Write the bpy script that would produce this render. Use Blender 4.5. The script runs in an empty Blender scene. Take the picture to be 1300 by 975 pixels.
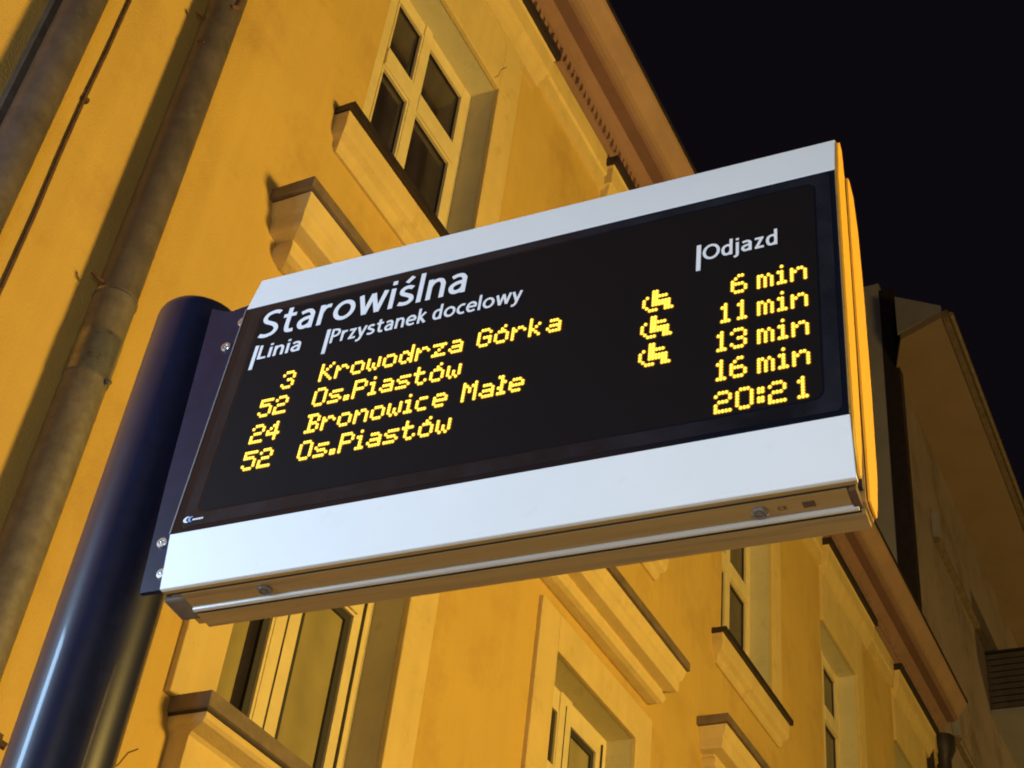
import bpy, bmesh, math, random
from mathutils import Matrix, Vector
random.seed(7)
C = bpy.context.scene.collection
SC = bpy.context.scene

# ------------------------------------------------------------------ camera
cam_d = bpy.data.cameras.new("camera")
cam = bpy.data.objects.new("camera", cam_d); C.objects.link(cam)
F_PX, PITCH, ROLL, YAWF = 1820.0, .672, .1368, .547
cam_d.sensor_width = 36; cam_d.lens = 36*F_PX/1300
cam_d.clip_start = .05; cam_d.clip_end = 900
rt = Vector((.9906, .1364, 0))
# camera axes in the world (right, down, forward)
def _cam_axes():
    u = Vector((0, -math.cos(PITCH), math.sin(PITCH)))
    c, s = math.cos(ROLL), math.sin(ROLL)
    up = Vector((c*u.x - s*u.y, s*u.x + c*u.y, u.z))
    fw = Vector((0, 0, 1)); h = fw - up*fw.dot(up); h.normalize()
    r = h.cross(up)
    return [Vector((r[i], h[i], up[i])) for i in range(3)]
cr, cd, cf = _cam_axes()
m = Matrix.Identity(4)
for i in range(3):
    m[i][0] = cr[i]; m[i][1] = -cd[i]; m[i][2] = -cf[i]
m[0][3], m[1][3], m[2][3] = 0, 0, 1.6
cam.matrix_world = m
SC.camera = cam

# facade frame: x along the street (u), -y out of the wall (w), z up (v)
DIST = 4.0
df = Vector((math.sin(YAWF), math.cos(YAWF), 0)); nf = Vector((math.cos(YAWF), -math.sin(YAWF), 0))
FAC = Matrix.Translation(-DIST*nf) @ Matrix.Rotation(math.pi/2 - YAWF, 4, 'Z')
def fw_(u, w, v): return FAC @ Vector((u, -w, v))

# ------------------------------------------------------------------ night sky, exposure, lamps
W = bpy.data.worlds.new("World"); SC.world = W; W.use_nodes = True
bg = W.node_tree.nodes["Background"]; bg.inputs[0].default_value = (.82, .62, .95, 1); bg.inputs[1].default_value = .0046
SC.view_settings.view_transform = 'Standard'; SC.view_settings.look = 'None'
SC.view_settings.exposure = 0; SC.view_settings.gamma = 1
SC.cycles.max_bounces = 6
SC.cycles.filter_width = 1.9

SODIUM = (1.0, .66, .15)
def lamp(name, kind, loc, power, color, size, target=None, **kw):
    d = bpy.data.lights.new(name, kind); d.energy = power; d.color = color
    if kind == 'AREA': d.shape = 'DISK'; d.size = size
    else: d.shadow_soft_size = size
    for k, v in kw.items(): setattr(d, k, v)
    o = bpy.data.objects.new(name, d); C.objects.link(o); o.location = loc
    if target is not None:
        o.rotation_euler = (Vector(target) - Vector(loc)).to_track_quat('-Z', 'Y').to_euler()
    return o
lamp("street_lamp_light", 'POINT', fw_(6.2, 9.5, 4.9), 4050, SODIUM, .9)
lamp("far_street_lamp_light", 'POINT', fw_(31, 10, 8), 1700, SODIUM, .4)
lamp("rear_fill_light", 'POINT', fw_(-15, 10, 7), 1900, (1.0, .80, .46), 1.0)  # unseen fill, added to lift the left-facing reveals and the shadows
# tall lit cool-white shop sign on the wall, left of the picture
sl_ = lamp("shop_sign_light", 'AREA', (0, 0, 0), 138, (.42, .68, 1.0), .9)
sl_.data.shape = 'RECTANGLE'; sl_.data.size = .55; sl_.data.size_y = 2.9
_c = fw_(-.35, .25, 2.95); _d = fw_(2.0, 2.6, 2.95) - _c; _d.normalize(); _x = _d.cross(Vector((0, 0, 1))).normalized()
_m = Matrix(((_x.x, 0, -_d.x, 0), (_x.y, 0, -_d.y, 0), (_x.z, 1, -_d.z, 0), (0, 0, 0, 1)))
_m.translation = _c; sl_.matrix_world = _m

cl_ = lamp("band_fill_light", 'AREA', fw_(-1.4, 4.9, 1.7), 62, (.82, .91, 1.0), 1.0, target=fw_(2.2, 2.9, 3.2))  # unseen fill, added to brighten the display's lower band
# ------------------------------------------------------------------ materials
def mat(name, col, rough=.6, metal=0, emis=None, estr=0, var=.0, scale=6, bump=0, bscale=60, dirt=None, dscale=2.5, dthr=.55, coat=0, spec=.5, stretch=None, streak=0, fold=0):
    M = bpy.data.materials.new(name); M.use_nodes = True
    nt = M.node_tree; N = nt.nodes; L = nt.links; b = N["Principled BSDF"]
    b.inputs["Base Color"].default_value = (*col, 1); b.inputs["Roughness"].default_value = rough
    b.inputs["Metallic"].default_value = metal; b.inputs["Specular IOR Level"].default_value = spec
    if coat: b.inputs["Coat Weight"].default_value = coat; b.inputs["Coat Roughness"].default_value = .08
    if emis: b.inputs["Emission Color"].default_value = (*emis, 1); b.inputs["Emission Strength"].default_value = estr
    if var or bump or dirt or fold:
        tc = N.new("ShaderNodeTexCoord"); src = tc.outputs["Object"]
        if stretch:
            mp = N.new("ShaderNodeMapping"); mp.inputs["Scale"].default_value = stretch; L.new(src, mp.inputs[0]); src = mp.outputs[0]
    cur = None
    if var:
        n = N.new("ShaderNodeTexNoise"); n.inputs["Scale"].default_value = scale; n.inputs["Detail"].default_value = 6; n.inputs["Roughness"].default_value = .62
        L.new(src, n.inputs["Vector"])
        r = N.new("ShaderNodeValToRGB"); e = r.color_ramp.elements
        e[0].position = .3; e[1].position = .7
        e[0].color = (*[c*(1-var) for c in col], 1); e[1].color = (*[min(1, c*(1+var)) for c in col], 1)
        L.new(n.outputs[0], r.inputs[0]); cur = r.outputs[0]
    if dirt:
        n = N.new("ShaderNodeTexNoise"); n.inputs["Scale"].default_value = dscale; n.inputs["Detail"].default_value = 8; n.inputs["Roughness"].default_value = .7
        L.new(src, n.inputs["Vector"])
        r = N.new("ShaderNodeValToRGB"); e = r.color_ramp.elements; e[0].position = dthr; e[1].position = dthr+.16
        e[0].color = (0, 0, 0, 1); e[1].color = (1, 1, 1, 1)
        L.new(n.outputs[0], r.inputs[0])
        mx = N.new("ShaderNodeMix"); mx.data_type = 'RGBA'; L.new(r.outputs[0], mx.inputs[0])
        if cur: L.new(cur, mx.inputs[6])
        else: mx.inputs[6].default_value = (*col, 1)
        mx.inputs[7].default_value = (*dirt, 1); cur = mx.outputs[2]
    if fold:
        wv = N.new("ShaderNodeTexWave"); wv.bands_direction = 'X'; wv.inputs["Scale"].default_value = 1.3; wv.inputs["Distortion"].default_value = 9; wv.inputs["Detail"].default_value = 2; wv.inputs["Detail Scale"].default_value = .7
        L.new(tc.outputs["Object"], wv.inputs["Vector"]); r = N.new("ShaderNodeValToRGB"); e = r.color_ramp.elements; e[0].color = (1-fold, 1-fold, 1-fold, 1); e[1].color = (1, 1, 1, 1); L.new(wv.outputs[1], r.inputs[0])
        mx = N.new("ShaderNodeMix"); mx.data_type = 'RGBA'; mx.blend_type = 'MULTIPLY'; mx.inputs[0].default_value = 1; L.new(cur, mx.inputs[6]); L.new(r.outputs[0], mx.inputs[7]); cur = mx.outputs[2]
    if streak:
        mp = N.new("ShaderNodeMapping"); mp.inputs["Scale"].default_value = (9, 9, .45); L.new(tc.outputs["Object"], mp.inputs[0])
        n = N.new("ShaderNodeTexNoise"); n.inputs["Scale"].default_value = 1; n.inputs["Detail"].default_value = 7; n.inputs["Roughness"].default_value = .65; L.new(mp.outputs[0], n.inputs["Vector"])
        r = N.new("ShaderNodeValToRGB"); e = r.color_ramp.elements; e[0].position = .42; e[1].position = .72; e[0].color = (1, 1, 1, 1); e[1].color = (1-streak*1.6, 1-streak*1.8, 1-streak*1.6, 1); L.new(n.outputs[0], r.inputs[0])
        mx = N.new("ShaderNodeMix"); mx.data_type = 'RGBA'; mx.blend_type = 'MULTIPLY'; mx.inputs[0].default_value = 1; L.new(cur, mx.inputs[6]); L.new(r.outputs[0], mx.inputs[7]); cur = mx.outputs[2]
    if cur: L.new(cur, b.inputs["Base Color"])
    if bump:
        n = N.new("ShaderNodeTexNoise"); n.inputs["Scale"].default_value = bscale; n.inputs["Detail"].default_value = 5
        L.new(src, n.inputs["Vector"])
        bp = N.new("ShaderNodeBump"); bp.inputs["Strength"].default_value = bump; bp.inputs["Distance"].default_value = .01
        L.new(n.outputs[0], bp.inputs["Height"]); L.new(bp.outputs[0], b.inputs["Normal"])
    return M

M_WALL = mat("ochre_stucco", (.55, .36, .088), .9, var=.07, scale=1.0, bump=.6, bscale=70, streak=.035, dirt=(.46, .285, .075), dscale=1.2, dthr=.50)
M_TRIM = mat("cream_stucco", (.60, .44, .17), .85, var=.07, scale=3, bump=.3, bscale=60, streak=.05, dirt=(.46, .32, .115), dscale=5, dthr=.58)
M_REVEAL = mat("reveal_plaster", (.52, .46, .28), .9, var=.10, scale=3, bump=.3, bscale=50, dirt=(.40, .34, .20), dscale=3, dthr=.57)
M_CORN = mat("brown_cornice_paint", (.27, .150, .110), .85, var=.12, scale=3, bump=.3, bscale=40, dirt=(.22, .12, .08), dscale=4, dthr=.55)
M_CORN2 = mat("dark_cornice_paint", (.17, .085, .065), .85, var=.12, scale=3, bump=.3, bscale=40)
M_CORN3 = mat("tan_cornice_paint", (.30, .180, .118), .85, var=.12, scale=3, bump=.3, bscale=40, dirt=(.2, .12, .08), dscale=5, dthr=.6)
M_FLASH = mat("dark_sheet_flashing", (.030, .022, .028), .5, metal=.3, var=.3, scale=8)
M_FLASH2 = mat("brown_sheet_flashing", (.15, .105, .07), .6, var=.3, scale=9, bump=.2, bscale=30)
M_FRAME = mat("window_frame_paint", (.66, .54, .28), .5, var=.08, scale=7)
M_GASK = mat("window_gasket", (.03, .028, .03), .5)
M_GLASSD = mat("dark_window_pane", (.030, .024, .032), .12, spec=.6, var=.45, scale=1.5, fold=.35)
M_CURT = mat("curtained_pane", (.29, .24, .11), .35, var=.15, scale=2.5, fold=.16)
M_PIPE = mat("weathered_zinc", (.100, .080, .074), .48, metal=.15, var=.30, scale=7, bump=.3, bscale=30, dirt=(.13, .115, .09), dscale=11, dthr=.54)
M_PIPE2 = mat("galvanised_zinc", (.135, .112, .092), .58, metal=.12, var=.28, scale=16, bump=.25, bscale=30, dirt=(.12, .09, .06), dscale=14, dthr=.55)
M_CLAMP = mat("zinc_clamp", (.24, .23, .22), .30, metal=.7, var=.25, scale=18, dirt=(.12, .08, .06), dscale=10, dthr=.55)
M_RUST = mat("rusty_iron", (.10, .05, .025), .8, var=.3, scale=20)
M_POST = mat("dark_blue_lacquer", (.005, .0075, .028), .36, spec=.35, coat=.4, var=.25, scale=40, bump=.015, bscale=160)
M_FIN = mat("dark_blue_plate", (.008, .010, .034), .36, spec=.3, var=.3, scale=18)
M_STEEL = mat("stainless_screw", (.6, .6, .62), .25, metal=.9)
M_BAND = mat("white_enamel_casing", (.80, .82, .84), .42, var=.025, scale=3, coat=.2, dirt=(.75, .765, .78), dscale=16, dthr=.60, bump=.05, bscale=8)
M_GLASS = mat("black_printed_glass", (.006, .007, .013), .10, spec=.45)
M_RING = mat("smoked_glass_border", (.013, .013, .018), .22, spec=.35, var=.5, scale=9)
M_LEDW = mat("matte_led_field", (.007, .005, .006), .6, spec=.12, var=.1, scale=200)
M_WHITE = mat("white_print", (.80, .80, .84), .5)
M_LOGO = mat("blue_print", (.25, .38, .8), .5)
M_LED = mat("amber_led", (.9, .7, .05), .5, emis=(1.0, .60, .07), estr=1.8)
M_HALO = mat("led_halo", (.3, .2, .02), .5, emis=(1.0, .42, .005), estr=.42)  # dim amber emission painted in as the bloom round each dot
M_ALU = mat("brushed_aluminium", (.42, .27, .10), .36, metal=.35, var=.12, scale=8, stretch=(.4, 8, 8), dirt=(.24, .17, .10), dscale=3, dthr=.55)
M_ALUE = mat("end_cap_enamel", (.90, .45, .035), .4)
M_DARKG = mat("dark_groove", (.02, .012, .010), .7)
M_B2 = mat("neighbour_plaster", (.27, .205, .205), .9, var=.12, scale=.9, bump=.3, bscale=20, dirt=(.15, .11, .09), dscale=.7, dthr=.5)
M_B2G = mat("neighbour_grey_wall", (.24, .225, .27), .9, var=.12, scale=1, bump=.2, bscale=20)
M_B2S = mat("neighbour_soffit", (.23, .155, .11), .9, var=.10, scale=1.2)
M_SLAT = mat("balcony_slat", (.06, .05, .055), .6, var=.3, scale=4)
M_ASPH = mat("asphalt", (.05, .05, .052), .85, var=.3, scale=3, bump=.4, bscale=90)
M_PAVE = mat("paving", (.24, .23, .21), .85, var=.2, scale=2, bump=.3, bscale=40)
M_KERB = mat("kerb_stone", (.32, .31, .29), .8, var=.2, scale=5)

# ------------------------------------------------------------------ helpers
def link(o, parent=None):
    C.objects.link(o)
    if parent: o.parent = parent
    return o
def empty(name, M, label, cat, group=None):
    o = bpy.data.objects.new(name, None); C.objects.link(o); o.matrix_world = M; o.empty_display_size = .1
    o['label'] = label; o['category'] = cat
    if group: o['group'] = group
    return o
def part(name, bm, m, parent=None, smooth=False, bevel=0, kind=None, label=None, off=None):
    bmesh.ops.recalc_face_normals(bm, faces=bm.faces)
    me = bpy.data.meshes.new(name); bm.to_mesh(me); bm.free()
    ms = m if isinstance(m, (list, tuple)) else [m]
    for x in ms: me.materials.append(x)
    if smooth:
        for p in me.polygons: p.use_smooth = True
    o = link(bpy.data.objects.new(name, me), parent)
    if off: o.location = off
    if bevel:
        b = o.modifiers.new("bevel", 'BEVEL'); b.width = bevel; b.segments = 2; b.limit_method = 'ANGLE'; b.harden_normals = False
    if smooth:
        try:
            me.set_sharp_from_angle(angle=math.radians(30))
        except Exception: pass
    if kind: o['kind'] = kind
    if label: o['label'] = label
    return o
def dup(o, parent, off=(0, 0, 0), label=None):
    c = o.copy(); C.objects.link(c); c.parent = parent
    c.location = Vector(o.location) + Vector(off)
    if label: c['label'] = label
    return c
def bx(bm, x0, x1, y0, y1, z0, z1, mi=0):
    vs = [bm.verts.new((x, y, z)) for x in (x0, x1) for y in (y0, y1) for z in (z0, z1)]
    for f in ((0, 1, 3, 2), (4, 6, 7, 5), (0, 4, 5, 1), (2, 3, 7, 6), (0, 2, 6, 4), (1, 5, 7, 3)):
        bm.faces.new([vs[i] for i in f]).material_index = mi
def box(x0, x1, y0, y1, z0, z1):
    bm = bmesh.new(); bx(bm, x0, x1, y0, y1, z0, z1); return bm
def fbx(u0, u1, w0, w1, v0, v1, bm=None):      # facade-frame box
    bm = bm or bmesh.new(); bx(bm, u0, u1, -w1, -w0, v0, v1); return bm
def quad(bm, pts, mi=0):
    f = bm.faces.new([bm.verts.new(p) for p in pts]); f.material_index = mi; return f
def prism(bm, poly, x0, x1, mi=0):             # poly in (y,z), extruded along x
    a = [bm.verts.new((x0, y, z)) for y, z in poly]; b = [bm.verts.new((x1, y, z)) for y, z in poly]
    n = len(poly)
    for i in range(n):
        bm.faces.new((a[i], a[(i+1) % n], b[(i+1) % n], b[i])).material_index = mi
    bm.faces.new(a).material_index = mi; bm.faces.new(b[::-1]).material_index = mi
def lathe(bm, c, prof, axis='Z', n=32, mi=0):   # prof: (r,h)
    rings = []
    for r, h in prof:
        ring = []
        for i in range(n):
            a = 2*math.pi*i/n; p = (r*math.cos(a), r*math.sin(a), h)
            if axis == 'Y': p = (p[0], -p[2], p[1])
            if axis == 'X': p = (p[2], p[0], p[1])
            if axis == '-Z': p = (p[0], p[1], -p[2])
            ring.append(bm.verts.new((c[0]+p[0], c[1]+p[1], c[2]+p[2])))
        rings.append(ring)
    for a, b in zip(rings, rings[1:]):
        for i in range(n): bm.faces.new((a[i], a[(i+1) % n], b[(i+1) % n], b[i])).material_index = mi
    bm.faces.new(rings[0]).material_index = mi; bm.faces.new(rings[-1][::-1]).material_index = mi
def tube(bm, pts, r, n=8):
    pts = [Vector(p) for p in pts]; rings = []
    for i, p in enumerate(pts):
        d = (pts[min(i+1, len(pts)-1)] - pts[max(i-1, 0)]).normalized()
        a = d.orthogonal().normalized(); b = d.cross(a)
        rings.append([bm.verts.new(p + r*(a*math.cos(2*math.pi*k/n) + b*math.sin(2*math.pi*k/n))) for k in range(n)])
    for i in range(len(rings)-1):
        R0, R1 = rings[i], rings[i+1]
        # match closest start
        s = min(range(n), key=lambda k: (R1[k].co-R0[0].co - (pts[i+1]-pts[i])).length)
        R1 = R1[s:]+R1[:s]; rings[i+1] = R1
        for k in range(n): bm.faces.new((R0[k], R0[(k+1) % n], R1[(k+1) % n], R1[k]))
    bm.faces.new(rings[0]); bm.faces.new(rings[-1][::-1])
def mitred(u0, u1, prof, k=1.0, bm=None):
    """moulding that wraps round its two ends: prof = (w,v) from bottom to top, u0/u1 = outer ends at the largest w"""
    bm = bm or bmesh.new(); wm = max(p[0] for p in prof); rings = []
    for w, v in prof:
        d = (wm-w)*k
        rings.append([bm.verts.new(p) for p in ((u0+d, .02, v), (u0+d, -w, v), (u1-d, -w, v), (u1-d, .02, v))])
    for a, b in zip(rings, rings[1:]):
        for i in range(4): bm.faces.new((a[i], a[(i+1) % 4], b[(i+1) % 4], b[i]))
    bm.faces.new(rings[0]); bm.faces.new(rings[-1][::-1]); return bm

# ------------------------------------------------------------------ ground (below the picture, it throws light back up)
def struct(name, bm, m):
    o = part(name, bm, m); o.matrix_world = FAC; o['kind'] = 'structure'; return o
struct("road", box(-400, 400, -400, -6.0, -.12, -.10), M_ASPH)
struct("pavement", box(-60, 90, -5.82, .0, -.12, 0), M_PAVE)
struct("kerb", box(-60, 90, -6.0, -5.825, -.14, .004), M_KERB)
struct("ground", box(-400, 400, -400, 400, -.3, -.16), M_ASPH)

# ------------------------------------------------------------------ apartment building with ochre facade
B = empty("apartment_building", FAC, "ochre apartment house with cream window surrounds and a brown cornice, behind the display", "building")
UEND = 19.55
CEN = [5.085, 8.235, 11.37, 14.50, 17.62]
UP0, UP1, LO0, LO1, REC = 7.98, 9.91, 4.20, 6.19, .20
HALF = .675
ops = []
for i, c in enumerate(CEN):
    ops.append((c-HALF, c+HALF, UP0, UP1)); ops.append((c-HALF, c+HALF, LO0, LO1))
def wall_mesh():
    bm = bmesh.new()
    us = sorted({-14.0, UEND} | {o[0] for o in ops} | {o[1] for o in ops}); vs = sorted({0.0, 11.05} | {o[2] for o in ops} | {o[3] for o in ops})
    hole = lambda u, v: any(o[0] < u < o[1] and o[2] < v < o[3] for o in ops)
    V = {}
    g = lambda u, v: V.setdefault((u, v), bm.verts.new((u, 0, v)))
    for a, b in zip(us, us[1:]):
        for c, d in zip(vs, vs[1:]):
            if not hole((a+b)/2, (c+d)/2): bm.faces.new((g(a, c), g(b, c), g(b, d), g(a, d)))
    # ends and back so the wall has thickness
    for p in ([(UEND, 0, 0), (UEND, 9, 0), (UEND, 9, 11.05), (UEND, 0, 11.05)], [(-14, 0, 0), (-14, 9, 0), (-14, 9, 11.05), (-14, 0, 11.05)], [(-14, 9, 0), (UEND, 9, 0), (UEND, 9, 11.05), (-14, 9, 11.05)]):
        quad(bm, p)
    return bm
part("wall", wall_mesh(), M_WALL, B)
def reveal_bm(c, v0, v1):
    bm = bmesh.new(); a, b = c-HALF, c+HALF
    for p in ([(a, 0, v0), (a, REC+.1, v0), (a, REC+.1, v1), (a, 0, v1)], [(b, 0, v0), (b, REC+.1, v0), (b, REC+.1, v1), (b, 0, v1)],
              [(a, 0, v1), (b, 0, v1), (b, REC+.1, v1), (a, REC+.1, v1)], [(a, 0, v0), (b, 0, v0), (b, REC+.1, v0), (a, REC+.1, v0)]):
        quad(bm, p)
    return bm
def ring_bm(u0, u1, v0, v1, iu0, iu1, iv0, iv1, w0, w1, bottom=True):
    bm = bmesh.new()
    fbx(u0, iu0, w0, w1, v0, v1, bm); fbx(iu1, u1, w0, w1, v0, v1, bm); fbx(iu0, iu1, w0, w1, iv1, v1, bm)
    if bottom: fbx(iu0, iu1, w0, w1, v0, iv0, bm)
    return bm

def surround(c, v0, v1, top, lab=None):
    bm = bmesh.new(); o, i = .955, HALF
    for s in ((-1, 1) if v0 < 6 else (1,)):
        a, b = sorted((c+s*o, c+s*i)); fbx(a, b, -.01, .035, v0, top, bm)
    fbx(c-i, c+i, -.01, .035, v1, top, bm)
    return part("surround", bm, M_TRIM, B, bevel=.006)

def upper_window(c, pr):
    """pr = parts to copy or None"""
    win = bpy.data.objects.new("window", None)
def make_window(kind):
    """built round c=0 ; returns root part (frame) with children"""
    R0 = -REC
    if kind == 'upper':
        cols = [(-.375, -.035), (.055, .560)]; rows = [(7.99, 9.075), (9.245, 9.79)]
        v0, v1 = UP0, UP1
    else:
        cols = [(-.52, -.135), (.045, .515)]; rows = [(4.24, 5.40), (5.62, 6.04)]
        v0, v1 = LO0, LO1
    bm = bmesh.new(); us = [-HALF]; vs = [v0]
    # solid bars between panes
    e = HALF
    fbx(-e, cols[0][0], R0-.05, R0, v0, v1, bm); fbx(cols[0][1], cols[1][0], R0-.05, R0+.012, v0, v1, bm); fbx(cols[1][1], e, R0-.05, R0, v0, v1, bm)
    for a, b in cols:
        fbx(a, b, R0-.05, R0-.001, v0, rows[0][0], bm); fbx(a, b, R0-.05, R0-.001, rows[1][1], v1, bm)
        fbx(a, b, R0-.05, R0+.02, rows[0][1], rows[1][0], bm)
    # thin sash beads
    for a, b in cols:
        for c_, d in rows:
            t = .018
            fbx(a, a+t, R0-.02, R0+.006, c_, d, bm); fbx(b-t, b, R0-.02, R0+.006, c_, d, bm); fbx(a+t, b-t, R0-.02, R0+.006, c_, c_+t, bm); fbx(a+t, b-t, R0-.02, R0+.006, d-t, d, bm)
    return bm, cols, rows, R0
win_cache = {}
def put_window(kind, c, panemat):
    if kind not in win_cache:
        bm, cols, rows, R0 = make_window(kind)
        fr = part("window", bm, M_FRAME, B, bevel=.003, off=(c, 0, 0))
        kids = []
        for a, b in cols:
            for v0, v1 in rows:
                pm = M_GLASSD if (kind == 'upper') else (M_CURT if a > 0 or v0 > 5 else M_GLASSD)
                if kind == 'lower' and a < 0 and v0 < 5:
                    kids.append(part("pane", fbx(a-.01, -.275, R0-.04, R0-.03, v0-.01, v1+.01), M_CURT, fr)); a_ = -.274
                else: a_ = a-.01
                kids.append(part("pane", fbx(a_, b+.01, R0-.04, R0-.03, v0-.01, v1+.01), pm, fr))
                if kind == 'lower':
                    g = bmesh.new(); t = .045; w0, w1 = R0-.030, R0-.012; a2, b2 = a+.018, b-.018; c2, d2 = v0+.018, v1-.018
                    fbx(a2, a2+t, w0, w1, c2, d2, g); fbx(b2-t, b2, w0, w1, c2, d2, g); fbx(a2+t, b2-t, w0, w1, c2, c2+t, g); fbx(a2+t, b2-t, w0, w1, d2-t, d2, g)
                    kids.append(part("gasket", g, M_GASK, fr))
        if kind == 'lower':   # groove between casement and frame
            g = bmesh.new()
            for x in (-.045, .585): fbx(x-.006, x+.006, R0-.01, R0+.0145, 4.22, 6.12, g)
            kids.append(part("casement_gap", g, M_GASK, fr))
        win_cache[kind] = (fr, kids)
        return fr
    fr, kids = win_cache[kind]
    o = fr.copy(); C.objects.link(o); o.parent = B; o.location = (c, 0, 0)
    for k in kids:
        q = k.copy(); C.objects.link(q); q.parent = o
    return o
def put_hood(cache={}, kind=None, c=0):
    if kind not in cache:
        if kind == 'lower_hood':
            p = [(.02, 6.575), (.075, 6.585), (.11, 6.60), (.125, 6.63), (.125, 6.66), (.105, 6.685), (.105, 6.70), (.195, 6.715), (.205, 6.73), (.205, 6.80), (.225, 6.82), (.235, 6.85), (.25, 6.90)]
            a = part("window_hood", mitred(-1.12, 1.12, p, k=.8), M_TRIM, B, off=(c, 0, 0), bevel=.003)
            kk = [part("flashing", mitred(-1.15, 1.13, [(.255, 6.905), (.272, 6.905), (.272, 6.975), (.255, 6.985)], k=1), M_FLASH2, a)]
        elif kind == 'upper_hood':
            p = [(.045, 10.50), (.06, 10.56), (.085, 10.62), (.095, 10.66), (.12, 10.67), (.125, 10.84), (.14, 10.865)]
            a = part("window_hood", mitred(-.84, 1.12, p, k=.8), M_TRIM, B, off=(c, 0, 0), bevel=.003)
            kk = [part("flashing", mitred(-.86, 1.13, [(.145, 10.866), (.176, 10.866), (.176, 10.948), (.145, 10.958)]), M_FLASH, a)]
        elif kind == 'upper_sill':
            p = [(.02, 7.66), (.04, 7.68), (.045, 7.73), (.085, 7.76), (.095, 7.80), (.10, 7.915)]
            a = part("window_sill", mitred(-.89, .97, p, k=.8), M_TRIM, B, off=(c, 0, 0), bevel=.003)
            kk = [part("flashing", mitred(-.905, .98, [(.11, 7.916), (.136, 7.910), (.136, 7.962), (.11, 7.972)]), M_FLASH, a)]
        else:
            p = [(.01, 3.50), (.05, 3.52), (.06, 3.60), (.05, 3.62), (.05, 3.72), (.085, 3.75), (.10, 3.79), (.105, 4.02), (.12, 4.035), (.185, 4.06), (.198, 4.075), (.20, 4.105)]
            a = part("window_sill", mitred(-.885, .97, p, k=.35), M_TRIM, B, off=(c, 0, 0), bevel=.003)
            kk = [part("flashing", mitred(-.905, .985, [(.20, 4.108), (.217, 4.118), (.217, 4.185), (.20, 4.195)]), M_FLASH2, a),
                  part("drip_shade", mitred(-.895, .975, [(.198, 4.1), (.207, 4.1), (.207, 4.116), (.198, 4.117)]), M_DARKG, a)]  # drip strip: dark band put in as the shadow under the flashing
        cache[kind] = (a, kk); return
    a, kk = cache[kind]
    o = a.copy(); C.objects.link(o); o.parent = B; o.location = (c, 0, 0)
    for k in kk:
        q = k.copy(); C.objects.link(q); q.parent = o
UOFF = .15
for i, c in enumerate(CEN):
    part("reveal", reveal_bm(c, UP0, UP1), M_REVEAL, B); part("reveal", reveal_bm(c, LO0, LO1), M_REVEAL, B)
    surround(c, UP0-.02, UP1, 10.53); surround(c, LO0-.02, LO1, 6.46)
    put_window('upper', c, None); put_window('lower', c, None)
    put_hood(kind='upper_hood', c=c+UOFF-.02); put_hood(kind='lower_hood', c=c-.05)
    put_hood(kind='upper_sill', c=c); put_hood(kind='lower_sill', c=c)
# architrave strip and main cornice, profile (w,v) bottom to top
def run(prof, m, name, u0=-14, u1=UEND+.0, **k):
    bm = bmesh.new(); prism(bm, [(-w, v) for w, v in prof], u0, u1); return part(name, bm, m, B, **k)
run([(0, 10.63), (.05, 10.64), (.05, 10.76), (.07, 10.78), (.07, 10.995), (0, 10.995)], M_TRIM, "architrave")
CB = 11.0
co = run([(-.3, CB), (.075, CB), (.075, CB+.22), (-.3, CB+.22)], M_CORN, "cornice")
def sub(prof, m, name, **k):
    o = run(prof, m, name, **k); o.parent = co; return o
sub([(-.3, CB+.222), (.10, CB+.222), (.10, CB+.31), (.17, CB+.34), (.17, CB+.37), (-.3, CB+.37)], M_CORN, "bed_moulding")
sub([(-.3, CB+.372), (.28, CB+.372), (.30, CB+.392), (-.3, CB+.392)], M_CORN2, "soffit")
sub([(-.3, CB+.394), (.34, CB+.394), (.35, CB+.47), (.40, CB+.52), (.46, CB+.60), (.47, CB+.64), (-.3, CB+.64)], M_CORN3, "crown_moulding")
sub([(.44, CB+.642), (.49, CB+.642), (.49, CB+.665), (-.3, CB+.70), (-.3, CB+.642)], M_FLASH, "edge_flashing")
bm = bmesh.new(); u = -6.0
while u < UEND:
    fbx(u, u+random.uniform(.036, .046), .07, random.uniform(.100, .115), CB+random.uniform(.11, .135), CB+.205, bm); u += .082
d = part("dentils", bm, M_CORN, co, kind='stuff')
bm = bmesh.new(); prism(bm, [(-.2, CB+.70), (5, 14.2), (9.4, CB+.7)], -14, UEND); part("roof", bm, M_FLASH, B)
# drain hopper at the far corner
bm = bmesh.new(); lathe(bm, (19.35, -.12, 0), [(.07, 0), (.07, 10.4), (.10, 10.45), (.10, 10.7), (.17, 10.85), (.17, 11.05)], n=14)
part("corner_drainpipe", bm, M_FLASH, B, smooth=True)
# hairline cracks
def crack(pts, wd=.004, w=.0015):
    bm = bmesh.new()
    for a, b in zip(pts, pts[1:]):
        du, dv = b[0]-a[0], b[1]-a[1]; l = math.hypot(du, dv); n = (-dv/l*wd, du/l*wd)
        prism_pts = [(a[0]+n[0], -w, a[1]+n[1]), (b[0]+n[0], -w, b[1]+n[1]), (b[0]-n[0], -w, b[1]-n[1]), (a[0]-n[0], -w, a[1]-n[1])]
        quad(bm, prism_pts)
    part("crack", bm, M_RUST, B)
crack([(3.93, 3.72), (4.0, 3.80), (4.03, 3.86), (4.08, 3.90)], .003)

crack([(5.80, 10.21), (5.735, 10.10), (5.715, 10.01), (5.665, 9.93)], .0022, w=.0368)

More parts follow.
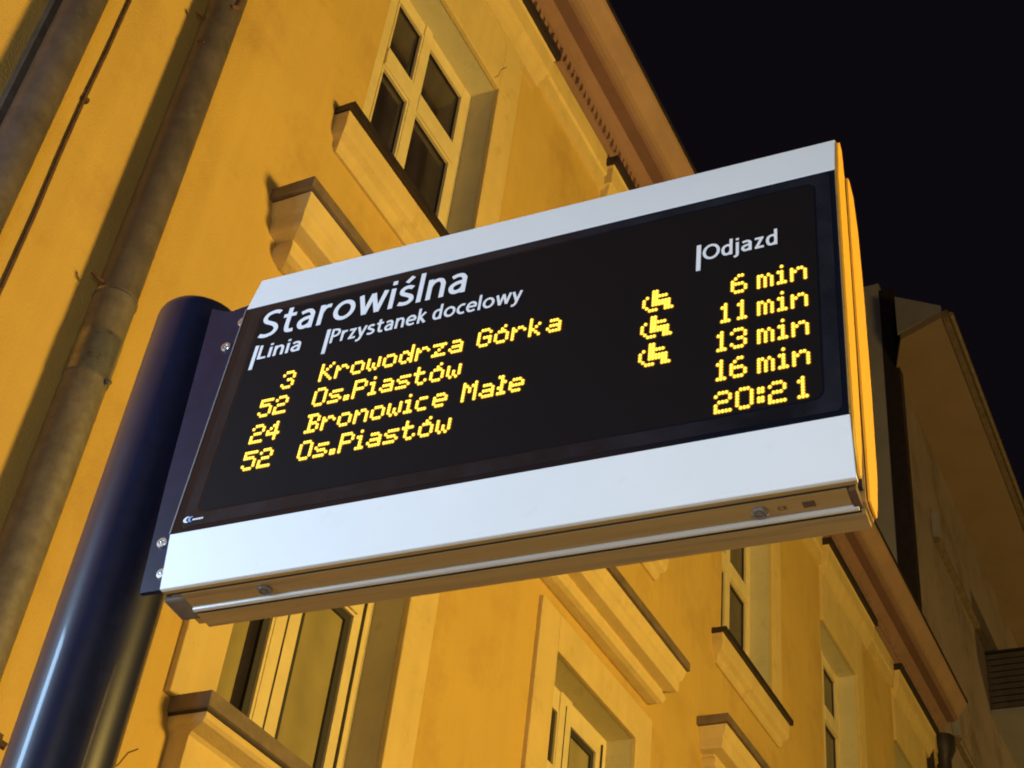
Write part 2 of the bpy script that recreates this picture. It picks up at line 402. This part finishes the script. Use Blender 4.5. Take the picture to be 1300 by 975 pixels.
# ------------------------------------------------------------------ drainpipes on the wall
def drainpipe(u, label, front=False):
    t = empty("drainpipe", FAC @ Matrix.Translation((u, 0, 0)), label, "drainpipe", "drainpipes on the ochre wall")
    return t
T = drainpipe(3.13, "weathered zinc drainpipe with a bright clamp, nearest to the dark post")
bm = bmesh.new(); lathe(bm, (-.027, -.105, 0), [(.090, 5.47), (.090, 11.0)], n=40); part("pipe", bm, M_PIPE, T, smooth=True)
bm = bmesh.new(); lathe(bm, (-.027, -.105, 0), [(.0915, 0), (.0915, 5.03), (.0935, 5.031), (.0935, 5.259), (.0925, 5.262), (.0925, 5.45), (.0945, 5.451), (.0945, 5.475), (.095, 5.478)], n=40)
part("lower_pipe", bm, M_PIPE2, T, smooth=True)
bm = bmesh.new(); lathe(bm, (-.027, -.105, 0), [(.0938, 5.035), (.0958, 5.036), (.0958, 5.250), (.0938, 5.251)], n=40); part("clamp", bm, M_CLAMP, T, smooth=True)
bm = bmesh.new(); lathe(bm, (-.027, -.105, 0), [(.0948, 5.460), (.0968, 5.461), (.0968, 5.474), (.0948, 5.475)], n=40); part("rim", bm, M_CLAMP, T, smooth=True)
bm = bmesh.new(); tube(bm, [(-.11, -.105, 5.50), (-.145, -.09, 5.51), (-.16, -.07, 5.53)], .009); part("clamp_bolt", bm, M_RUST, T)
bm = bmesh.new(); tube(bm, [(.0, -.200, 5.03), (.005, -.215, 5.02)], .011); part("clamp_bolt", bm, M_CLAMP, T)
bm = bmesh.new(); tube(bm, [(-.06, -.185, 7.42), (-.035, -.20, 7.44), (-.03, -.2, 7.50), (-.03, -.2, 7.60)], .016); part("bracket", bm, M_RUST, T)
bm = bmesh.new(); tube(bm, [(-.11, -.11, 7.12), (-.10, -.14, 7.10)], .015); part("bracket", bm, M_RUST, T)
bm = bmesh.new(); tube(bm, [(-.10, -.10, 7.30), (-.15, -.06, 7.34)], .010); part("bracket", bm, M_RUST, T)
T2 = drainpipe(2.358, "brown drainpipe with a thin pale strip along it, at the left edge of the picture")
part("backing_duct", fbx(-.072, .03, 0, .04, 0, 11.0), M_PIPE2, T2)
bm = bmesh.new(); lathe(bm, (0, -.14, 0), [(.085, 0), (.085, 11.0)], n=40); part("pipe", bm, M_PIPE, T2, smooth=True)
t = empty("wall_cable", FAC @ Matrix.Translation((2.64, 0, 0)), "thin rusty cable running up the ochre wall between the two drainpipes", "cable")
bm = bmesh.new(); pts = [(.004*math.sin(k*1.7)+.003*math.sin(k*.6), -.012, k*.35) for k in range(32)]
tube(bm, pts, .009, 6); part("cable_run", bm, M_RUST, t)
bm = bmesh.new()
for k in range(2, 31, 4): fbx(-.014, .014, 0, .024, k*.35-.012, k*.35+.012, bm)
part("cable_clips", bm, M_RUST, t, kind='stuff')
t = empty("wall_hook", FAC @ Matrix.Translation((3.76, -.0, 8.50)), "small rusty iron bracket on the wall above the left pedimented hood", "bracket")
bm = bmesh.new(); fbx(-.06, .0, 0, .03, .0, .12, bm); tube(bm, [(-.03, -.02, .03), (.03, -.09, .01), (.08, -.10, .06)], .018); part("hook", bm, M_RUST, t)
t = empty("wall_bracket", FAC @ Matrix.Translation((3.38, 0, 3.58)), "small dark iron bracket on the wall left of the dark post", "bracket")
bm = bmesh.new(); fbx(-.08, .0, 0, .03, -.02, .05, bm); tube(bm, [(-.07, -.02, .02), (.0, -.06, .0)], .015); part("arm", bm, M_RUST, t)

# ------------------------------------------------------------------ neighbouring building
N = empty("neighbouring_building", FAC @ Matrix.Translation((18.9, 0, 0)), "taller dim brown building with wide lit eaves, beyond the ochre house", "building")
E0 = -1.08
bm = bmesh.new(); bx(bm, .1, 26, .0, 10, 0, 17.48); part("wall", bm, M_B2, N)
part("side_wall", box(-.1, .098, .20, 10, 0, 19.5), M_B2G, N)
part("corner_strip", box(-.12, .095, -.06, .198, 0, 19.3), M_FLASH, N)
bm = bmesh.new(); a = [bm.verts.new((x, y, 17.485)) for x, y in ((-1.11, -1.0), (26, -1.0), (26, .05), (-.11, .0), (-.79, -.25))]; b = [bm.verts.new((v.co.x, v.co.y, 17.62)) for v in a]
for i in range(5): bm.faces.new((a[i], a[(i+1) % 5], b[(i+1) % 5], b[i]))
bm.faces.new(a); bm.faces.new(b[::-1]); part("eave_soffit", bm, M_B2S, N)
bm = bmesh.new(); bx(bm, E0-.03, 26, -1.10, -1.003, 17.46, 17.62); tube(bm, [(E0-.05, -1.14, 17.50), (26, -1.14, 17.50)], .045, 10); part("gutter", bm, M_FLASH2, N)
bm = bmesh.new(); prism(bm, [(-1.0, 17.63), (-1.0, 17.70), (.2, 18.9), (3, 19.3), (9, 19.3), (9, 17.63)], .1, 26); part("roof", bm, M_FLASH, N)
bm = bmesh.new(); P4 = [(-1.10, -.99, 17.625), (-.80, -.21, 17.625), (-.80, -.21, 18.45), (-1.10, -.99, 17.75)]
a = [bm.verts.new(p) for p in P4]; b = [bm.verts.new((p[0]+.05, p[1], p[2])) for p in P4]
for i in range(4): bm.faces.new((a[i], a[(i+1) % 4], b[(i+1) % 4], b[i]))
bm.faces.new(a); bm.faces.new(b[::-1]); part("gable_board", bm, M_B2G, N)
bm = bmesh.new(); prism(bm, [(-.08, 15.17), (-.10, 15.2), (-.10, 15.25), (0, 15.27), (0, 15.15)], 1.75, 5.4); part("ledge", bm, M_FLASH2, N)
part("ledge_post", box(1.72, 1.80, -.10, -.0, 15.28, 15.75), M_B2G, N)
bm = bmesh.new(); prism(bm, [(-.08, 11.67), (-.10, 11.7), (-.10, 11.75), (0, 11.77), (0, 11.65)], 1.95, 5.6); part("ledge", bm, M_FLASH2, N)
part("ledge_post", box(1.90, 1.98, -.10, -.0, 11.78, 12.4), M_B2G, N)
part("balcony_floor", box(5.50, 8.5, -1.1, 0, 13.83, 13.95), M_B2G, N)
sl = None
for k in range(9):
    z = 13.97 + k*.122
    if sl is None:
        bm = bmesh.new(); bx(bm, 5.50, 5.53, -1.08, -.01, 0, .095); bx(bm, 5.50, 8.5, -1.10, -1.075, 0, .095); sl = part("slat", bm, M_SLAT, N, off=(0, 0, z))
    else: dup(sl, N, (0, 0, z-13.97))
part("balcony_rail", box(5.47, 8.5, -1.12, -.01, 15.06, 15.10), M_FLASH, N)

# ------------------------------------------------------------------ sign frame of reference
SM = Matrix.Translation(Vector((-.6086, 2.3784, 3.0157))) @ Matrix.Rotation(-.4904, 4, 'Z') @ Matrix.Rotation(-.0632, 4, 'X') @ Matrix.Rotation(-.0201, 4, 'Y')
# post
PX, PY, PR = -.745, 2.62, .1003
P = empty("sign_post", Matrix.Translation((PX, PY, 0)), "thick glossy dark blue post carrying the departure display at its left", "post")
bm = bmesh.new(); TOP = 3.765
prof = [(PR, 0), (PR, TOP-.045)] + [(PR-.035+.035*math.cos(a), TOP-.045+.035*math.sin(a)) for a in [math.radians(x) for x in (15, 30, 45, 60, 75, 90)]] + [(.03, TOP-.006), (.001, TOP-.004)]
lathe(bm, (0, 0, 0), prof, n=96); part("pole", bm, M_POST, P, smooth=True)
# bracket plate in the sign's plane
def spart(name, bm, m, parent, **k): return part(name, bm, m, parent, **k)
inv = P.matrix_world.inverted()
PLATE = [(-.050, -.112), (-.001, -.112), (-.001, .0), (.03, .0), (.03, .655), (0, .664), (-.03, .661), (-.060, .655), (-.080, .657), (-.125, .680), (-.105, .45), (-.080, .16)]
bm = bmesh.new()
poly = PLATE
a = [bm.verts.new((x, .026, z)) for x, z in poly]; b = [bm.verts.new((x, .036, z)) for x, z in poly]
for i in range(len(poly)): bm.faces.new((a[i], a[(i+1) % len(poly)], b[(i+1) % len(poly)], b[i]))
bm.faces.new(a); bm.faces.new(b[::-1])
bm.transform(inv @ SM); plate = part("bracket_plate", bm, M_FIN, P)
for x, z in ((-.045, .535), (-.035, .002), (-.010, -.075), (-.022, .606)):
    bm = bmesh.new(); lathe(bm, (x, .026, z), [(.012, -.004), (.012, .003), (.0105, .005), (.006, .0052), (.0055, .0035), (.003, .0035), (.0028, .0065), (.001, .0068)], axis='Y', n=20)
    bm.transform(inv @ SM); part("screw", bm, M_STEEL, plate, smooth=True)
bm = bmesh.new(); bx(bm, -.015, .05, .055, .125, -.117, -.05); bm.transform(inv @ SM); part("lower_arm", bm, M_FLASH2, P, bevel=.006)

# ------------------------------------------------------------------ departure display
S = empty("departure_display", SM, "white framed electronic departure board with yellow LED text mounted on the dark post", "display")
Wd = 1.3
def shell(poly, x0, x1, m, name, **k):
    bm = bmesh.new(); prism(bm, poly, x0, x1); return part(name, bm, m, S, **k)
# bands (front half): lower and upper band curve slightly backwards
low = [(.000, -.002), (.0205, -.1135), (.022, -.1148), (.036, -.1148), (.036, -.002)]
upp = [(.036, .616), (.000, .616), (.017, .7255), (.020, .727), (.036, .727)]
shell(low, 0, Wd, M_BAND, "lower_band", bevel=.0015); shell(upp, 0, Wd, M_BAND, "upper_band", bevel=.0015)
part("glass_panel", box(.001, Wd-.001, .0005, .036, 0, .614), M_GLASS, S)
bm = bmesh.new(); bx(bm, -.0015, .0008, -.0015, .036, -.001, .615); part("edge_trim", bm, mat("thin_edge_trim", (.32, .32, .38), .3, metal=.5), S)
bm = bmesh.new(); bx(bm, Wd-.0008, Wd+.0015, -.0015, .036, -.001, .615); part("edge_trim", bm, M_ALU, S)
# front half body with lit end cap, gap, rear half
shell([(.037, -.100), (.037, .724), (.062, .725), (.072, .70), (.074, .30), (.068, -.05), (.058, -.110)], .004, Wd-.006, M_ALU, "body")
shell([(.002, .02), (.002, .60), (.018, .715), (.034, .735), (.050, .725), (.058, .66), (.061, .40), (.059, .15), (.051, -.03), (.036, -.108), (.024, -.108), (.008, -.05)], Wd+.0016, Wd+.006, M_ALUE, "front_end_cap", bevel=.001)
shell([(.076, -.09), (.076, .70), (.086, .70), (.086, -.09)], .01, Wd-.002, M_DARKG, "gap_seal")
rear = [(.088, -.112), (.088, .700), (.112, .712), (.145, .690), (.170, .61), (.184, .45), (.186, .20), (.178, 0), (.160, -.07), (.145, -.112)]
shell(rear, .01, Wd, M_ALU, "rear_body")
rc = [(.096, -.105), (.092, .10), (.090, .40), (.091, .66), (.096, .700), (.110, .705), (.140, .690), (.165, .61), (.178, .45), (.181, .20), (.174, 0), (.158, -.07), (.146, -.104), (.136, -.106)]
shell(rc, Wd+.0016, Wd+.006, M_ALUE, "rear_end_cap", bevel=.001)
# underside: rails seen from below
under = []
shell([(.028, -.1165), (.028, -.1150), (.036, -.1150), (.036, -.1165)], .002, Wd-.001, M_ALU, "underside_lip")
part("front_groove", box(.010, Wd-.015, .0365, .0415, -.116, -.104), M_DARKG, S)
part("underside_panel", box(.035, Wd-.02, .042, .086, -.1175, -.104), M_ALU, S)
bm = bmesh.new(); tube(bm, [(.035, .091, -.1175), (Wd-.012, .091, -.1175)], .0065, 16); part("rail", bm, mat("polished_rail", (.70, .66, .60), .3, metal=.45), S, smooth=True)
part("rear_groove", box(.035, Wd-.01, .0985, .103, -.120, -.104), M_DARKG, S)
part("rear_underside", box(.035, Wd-.004, .1035, .146, -.122, -.104), M_ALU, S)
part("corner_stop", box(Wd-.018, Wd-.006, .044, .086, -.121, -.104), M_RUST, S)
for x in (.205, 1.135):
    bm = bmesh.new(); lathe(bm, (x, .066, -.1178), [(.014, 0), (.0145, .002), (.012, .0045), (.0095, .005), (.009, .003), (.005, .003), (.0045, .005), (.001, .0052)], axis='-Z', n=24)
    part("screw", bm, M_CLAMP, S, smooth=True)
# LED field, its rounded window and the lighter border
def rrect(x0, x1, z0, z1, r, n=8):
    pts = []
    for cx_, cz, a0 in ((x1-r, z1-r, 0), (x0+r, z1-r, 90), (x0+r, z0+r, 180), (x1-r, z0+r, 270)):
        for k in range(n+1):
            a = math.radians(a0+90*k/n); pts.append((cx_+r*math.cos(a), cz+r*math.sin(a)))
    return pts
def flat(poly, y, d=.001):
    bm = bmesh.new(); a = [bm.verts.new((x, y, z)) for x, z in poly]; b = [bm.verts.new((x, y-d, z)) for x, z in poly]; n = len(poly)
    for i in range(n): bm.faces.new((a[i], b[i], b[(i+1) % n], a[(i+1) % n]))
    bm.faces.new(b); bm.faces.new(a[::-1]); return bm
def ringm(o, i_, y, d):
    bm = bmesh.new(); n = len(o)
    A = [bm.verts.new((x, y-d, z)) for x, z in o]; Bv = [bm.verts.new((x, y-d, z)) for x, z in i_]
    A2 = [bm.verts.new((x, y, z)) for x, z in o]; B2 = [bm.verts.new((x, y, z)) for x, z in i_]
    for k in range(n):
        l = (k+1) % n
        bm.faces.new((A[k], A[l], Bv[l], Bv[k])); bm.faces.new((A2[k], A2[l], A[l], A[k])); bm.faces.new((Bv[k], Bv[l], B2[l], B2[k]))
    return bm
part("glass_border", ringm(rrect(.020, 1.289, .010, .609, .012), rrect(.046, 1.262, .040, .590, .02), .0005, .0006), M_RING, S)
part("led_field", flat(rrect(.050, 1.258, .044, .586, .02), .0005, .0005), M_LEDW, S)

# ---- printed lettering: monoline humanist letters drawn as ribbons
def ell(cx, cy, rx, ry, a0=0, a1=360, n=28): return [(cx+rx*math.cos(math.radians(a0+(a1-a0)*k/n)), cy+ry*math.sin(math.radians(a0+(a1-a0)*k/n))) for k in range(n+1)]
def cat(p, n=5):
    q = [p[0]]+list(p)+[p[-1]]; o = []
    for i in range(1, len(q)-2):
        for k in range(n):
            t = k/n; a, b, c, d = q[i-1], q[i], q[i+1], q[i+2]
            o.append(tuple(.5*((2*b[j])+(-a[j]+c[j])*t+(2*a[j]-5*b[j]+4*c[j]-d[j])*t*t+(-a[j]+3*b[j]-3*c[j]+d[j])*t**3) for j in (0, 1)))
    o.append(p[-1]); return o
sS = cat([(.36, .60), (.27, .655), (.17, .655), (.085, .58), (.10, .46), (.22, .38), (.34, .29), (.365, .17), (.28, .08), (.16, .07), (.04, .11)])
FONT = {
'S': (.57, [cat([(.50, .87), (.41, .92), (.30, .93), (.16, .88), (.09, .75), (.14, .61), (.28, .52), (.42, .42), (.49, .27), (.43, .13), (.30, .07), (.17, .07), (.05, .12)])]),
't': (.41, [cat([(.17, .93), (.17, .5), (.17, .25), (.20, .11), (.28, .07), (.38, .08)]), [(.01, .66), (.37, .66)]]),
'a': (.50, [cat([(.06, .61), (.19, .66), (.31, .64), (.385, .53)])+[(.385, 0)], cat([(.385, .40), (.22, .39), (.09, .31), (.07, .19), (.14, .08), (.26, .075), (.35, .14), (.385, .22)])]),
'r': (.37, [[(.08, .73), (.08, 0)], cat([(.08, .42), (.13, .58), (.21, .655), (.33, .66)])]),
'o': (.61, [ell(.30, .365, .235, .295)]),
'w': (.78, [[(.05, .74), (.215, .01)], [(.215, .01), (.385, .72)], [(.385, .72), (.555, .01)], [(.555, .01), (.72, .74)]]),
'i': (.19, [[(.08, .73), (.08, 0)], [(.08, .86), (.08, 1.0)]]),
's': (.44, [sS]), 'ś': (.44, [sS, [(.16, .84), (.31, 1.03)]]),
'l': (.19, [[(.08, 1.05), (.08, 0)]]),
'n': (.53, [[(.08, .73), (.08, 0)], cat([(.08, .45), (.14, .60), (.25, .665), (.36, .63), (.42, .50)])+[(.42, 0)]]),
'L': (.45, [[(.08, 1.0), (.08, 0)], [(.10, .07), (.42, .07)]]),
'P': (.53, [[(.08, 1.0), (.08, 0)], cat([(.10, .93), (.25, .93), (.40, .87), (.45, .71), (.40, .56), (.25, .48), (.10, .48)])]),
'z': (.44, [[(.03, .66), (.40, .66)], [(.345, .70), (.085, .03)], [(.03, .07), (.41, .07)]]),
'y': (.46, [[(.03, .73), (.235, .06)], [(.43, .73), (.24, .05)]+cat([(.21, -.06), (.16, -.17), (.08, -.22), (-.01, -.21)])]),
'e': (.54, [[(.09, .38), (.52, .38)], cat([(.468, .40), (.465, .49), (.39, .62), (.27, .665), (.14, .60), (.07, .45), (.07, .28), (.14, .12), (.28, .07), (.45, .11)])]),
'k': (.45, [[(.08, 1.05), (.08, 0)], [(.40, .73), (.11, .38)], [(.15, .43), (.42, 0)]]),
'd': (.54, [[(.42, 1.05), (.42, 0)], cat([(.42, .55), (.34, .65), (.24, .66), (.12, .58), (.07, .36), (.12, .14), (.23, .07), (.34, .11), (.42, .24)])]),
'c': (.44, [cat([(.40, .63), (.29, .665), (.15, .60), (.07, .44), (.07, .28), (.15, .13), (.28, .07), (.41, .11)])]),
'O': (.76, [ell(.38, .5, .31, .435, n=36)]),
'j': (.21, [cat([(.10, .73), (.10, .3), (.10, -.06), (.06, -.17), (-.05, -.21)]), [(.10, .86), (.10, 1.0)]]),
'C': (.60, [cat([(.55, .85), (.42, .93), (.25, .90), (.11, .75), (.07, .5), (.11, .25), (.25, .10), (.42, .07), (.55, .14)])]),
'E': (.45, [[(.08, 1), (.08, 0)], [(.08, .93), (.42, .93)], [(.08, .07), (.42, .07)], [(.08, .5), (.38, .5)]]),
' ': (.24, [])}
def ribbon(bm, pts, t, tr, y0):
    n = len(pts); L, R_ = [], []
    closed = math.hypot(pts[0][0]-pts[-1][0], pts[0][1]-pts[-1][1]) < 1e-5
    for i, p in enumerate(pts):
        a = pts[i-1] if i else (pts[-2] if closed else None); b = pts[i+1] if i < n-1 else (pts[1] if closed else None)
        d1 = (p[0]-a[0], p[1]-a[1]) if a else (b[0]-p[0], b[1]-p[1]); d2 = (b[0]-p[0], b[1]-p[1]) if b else d1
        l1 = math.hypot(*d1) or 1; l2 = math.hypot(*d2) or 1
        n1 = (-d1[1]/l1, d1[0]/l1); n2 = (-d2[1]/l2, d2[0]/l2)
        mx, my = n1[0]+n2[0], n1[1]+n2[1]; mm = mx*mx+my*my
        k = min(t/2*2/max(mm, .05), t*1.1) if mm > 1e-6 else t/2
        L.append((p[0]+mx*k, p[1]+my*k)); R_.append((p[0]-mx*k, p[1]-my*k))
    A = [bm.verts.new(tr(q, y0)) for q in L]; Bq = [bm.verts.new(tr(q, y0)) for q in R_]
    A2 = [bm.verts.new(tr(q, y0+.0006)) for q in L]; B2 = [bm.verts.new(tr(q, y0+.0006)) for q in R_]
    for i in range(n-1):
        bm.faces.new((A[i], A[i+1], Bq[i+1], Bq[i])); bm.faces.new((A[i], A2[i], A2[i+1], A[i+1])); bm.faces.new((Bq[i], Bq[i+1], B2[i+1], B2[i]))
def lettering(name, txt, x0, x1, z_base, cap, m, t=.14, tr=None, y=-.0014, parent=None, mark=None):
    w = sum(FONT[c][0]+.055 for c in txt)-.055-.10; sx = (x1-x0)/w
    bm = bmesh.new(); x = -.02; k = 0
    for c in txt:
        for st in FONT[c][1]:
            f = tr or (lambda q, yy: (x0+(x+q[0])*sx, yy, z_base+q[1]*cap))
            xx = x
            g = (lambda q, yy, xx=xx: tr((xx+q[0])*sx, q[1]*cap)) if tr else (lambda q, yy, xx=xx: (x0+(xx+q[0])*sx, yy, z_base+q[1]*cap))
            ribbon(bm, st, t, g, y-.00006*(k % 3)); k += 1
        x += FONT[c][0]+.055
    return part(name, bm, m, parent or S)
lettering("stop_name", "Starowiślna", .057, .545, .506, .083, M_WHITE, t=.122)
lettering("heading", "Linia", .074, .176, .441, .041, M_WHITE, t=.132)
lettering("heading", "Przystanek docelowy", .249, .675, .441, .041, M_WHITE, t=.132)
lettering("heading", "Odjazd", 1.047, 1.187, .439, .041, M_WHITE, t=.132)
for x in (.061, .236, 1.0345):
    part("heading_bar", box(x, x+.0085, -.0020, -.0004, .414, .484), M_WHITE, S)
# maker's mark: crescents and a dash
bm = bmesh.new()
def cres(bm, x, z, w, h):
    n = 8; o = []; i_ = []
    for k in range(n+1):
        a = math.radians(100+160*k/n)
        o.append((x+w*math.cos(a), z+h*math.sin(a))); i_.append((x+w*.3+w*.75*math.cos(a), z+h*.8*math.sin(a)))
    for k in range(n):
        quad(bm, [(p[0], -.0014, p[1]) for p in (o[k], o[k+1], i_[k+1], i_[k])])
cres(bm, .034, .0265, .012, .008); logo = part("logo", bm, M_WHITE, S)
bm = bmesh.new(); cres(bm, .042, .0265, .009, .007); part("logo_arc", bm, M_LOGO, logo)
bm = bmesh.new()
for k, (x, w) in enumerate(((.044, .006), (.051, .005), (.057, .006), (.064, .004))): bx(bm, x, x+w, -.0015, -.0012, .0225, .0265)
part("logo_lettering", bm, M_WHITE, logo)
# rating plate and CE mark on the underside
part("rating_plate", box(1.205, 1.225, .058, .072, -.1185, -.1174), M_RUST, S)
lettering("ce_mark", "CE", 0, .014, 0, .009, M_RUST, tr=lambda a, b: (1.165+a, .069-b, -.1182))
# ---- LED matrix
G = {
'K': "X...X X..X. X.X.. XX... X.X.. X..X. X...X", 'r': "..... ..... X.XX. XX..X X.... X.... X....",
'o': "..... ..... .XXX. X...X X...X X...X .XXX.", 'w': "..... ..... X...X X...X X.X.X X.X.X .X.X.",
'd': "....X ....X .XX.X X..XX X...X X..XX .XX.X", 'z': "..... ..... XXXXX ...X. ..X.. .X... XXXXX",
'a': "..... ..... .XXX. ....X .XXXX X...X .XXXX", 'G': ".XXX. X...X X.... X.XXX X...X X...X .XXX.",
'ó': "...X. ..X.. .XXX. X...X X...X X...X .XXX.", 'k': "X.... X.... X..X. X.X.. XX... X.X.. X..X.",
'O': ".XXX. X...X X...X X...X X...X X...X .XXX.", 's': "..... ..... .XXXX X.... .XXX. ....X XXXX.",
'.': ".. .. .. .. .. XX XX", 'P': "XXXX. X...X X...X XXXX. X.... X.... X....",
'i': ".X. ... XX. .X. .X. .X. XXX", 't': ".X... .X... XXXX. .X... .X... .X..X ..XX.",
'B': "XXXX. .X..X .X..X .XXX. .X..X .X..X XXXX.", 'n': "..... ..... X.XX. XX..X X...X X...X X...X",
'c': "..... ..... .XXX. X.... X.... X.... .XXX.", 'e': "..... ..... .XXX. X...X XXXXX X.... .XXX.",
'M': "X...X XX.XX X.X.X X.X.X X...X X...X X...X", 'ł': "XX. .X. .XX .X. XX. .X. XXX",
'm': "..... ..... XX.X. X.X.X X.X.X X.X.X X.X.X", ' ': "... ... ... ... ... ... ...", '_': ". . . . . . .",
'0': ".XXX. X...X X...X X...X X...X X...X .XXX.", 'q': ".X.. XX.. .X.. .X.. .X.. .X.. XXX.", '1': ".X. XX. .X. .X. .X. .X. XXX",
'2': ".XXX. X...X ....X .XXX. X.... X.... XXXXX", '3': ".XXX. X...X ....X ..XX. ....X X...X .XXX.",
'4': "...X. ..XX. .X.X. X..X. XXXXX ...X. ...X.", '5': "XXXXX X.... XXXX. ....X ....X X...X .XXX.",
'6': "..XX. .X... X.... XXXX. X...X X...X .XXX.", ':': ".. XX XX .. XX XX ..",
'W': "....XX..... ....XX..... ..X.XXXXX.. .X..XX..... .X..XXXXXX. .X..XXXXXX. ..X.....XX. ...XXX..XXX"}
DX, DZ = .00603, .00695
def glyphs(txt, gap=1):
    cols = []
    for ch in txt:
        rows = G[ch].split(' ')
        if cols and gap: cols += [''] * gap
        for c in range(len(rows[0])): cols.append([r for r in range(len(rows)) if rows[r][c] == 'X'])
    return cols
def led(txt, zb, x0=None, x1=None, name="led_text", nrow=7, DX=DX):
    cols = glyphs(txt); n = len(cols)
    if x0 is None: x0 = x1 - (n-1)*DX
    bm = bmesh.new(); y0 = -.0002; rx, rz, h = .0026, .0030, .0022
    for c, rs in enumerate(cols):
        for r in rs:
            x = x0+c*DX; z = zb+(nrow-1-r)*DZ
            ring = []; top = []
            for k in range(8):
                a = math.pi/8+k*math.pi/4
                ring.append(bm.verts.new((x+rx*math.cos(a), y0, z+rz*math.sin(a)))); top.append(bm.verts.new((x+rx*.72*math.cos(a), y0-h, z+rz*.72*math.sin(a))))
            for k in range(8): bm.faces.new((ring[k], ring[(k+1) % 8], top[(k+1) % 8], top[k]))
            bm.faces.new(top)
            halo = [bm.verts.new((x+.0046*math.cos(math.pi/8+k*math.pi/4), -.00012-.00001*((c*3+r) % 7), z+.0050*math.sin(math.pi/8+k*math.pi/4))) for k in range(8)]
            bm.faces.new(halo).material_index = 1  # flat glow disc behind the dot, wider than the dot itself
    return part(name, bm, [M_LED, M_HALO], S)
RZ = [.3375, .2690, .1995, .1300]
for i, s in enumerate(("3", "52", "24", "52")): led(s, RZ[i]+.001, x1=.184, name="led_line_number")
for i, s in enumerate(("Krowodrza Górka", "Os.Piastów", "Bronowice Małe", "Os.Piastów")):
    xx = .250
    for wd in s.split(' '):
        led(wd, RZ[i], x0=xx, name="led_destination"); xx += (len(glyphs(wd))+5)*DX
for i, s in enumerate(("6", "q1", "13", "16")): led(s, RZ[i]-.002, x1=1.1285, name="led_minutes")
for i in range(4): led("min", RZ[i]-.002, x1=1.237, name="led_minutes")
led("20:2", .0535, x0=1.078, name="led_clock", DX=.0062); led("1", .0535, x1=1.2325, name="led_clock", DX=.0062)
for i in range(3): led("W", RZ[i]-.003, x0=.9300, name="led_wheelchair_symbol", nrow=8)
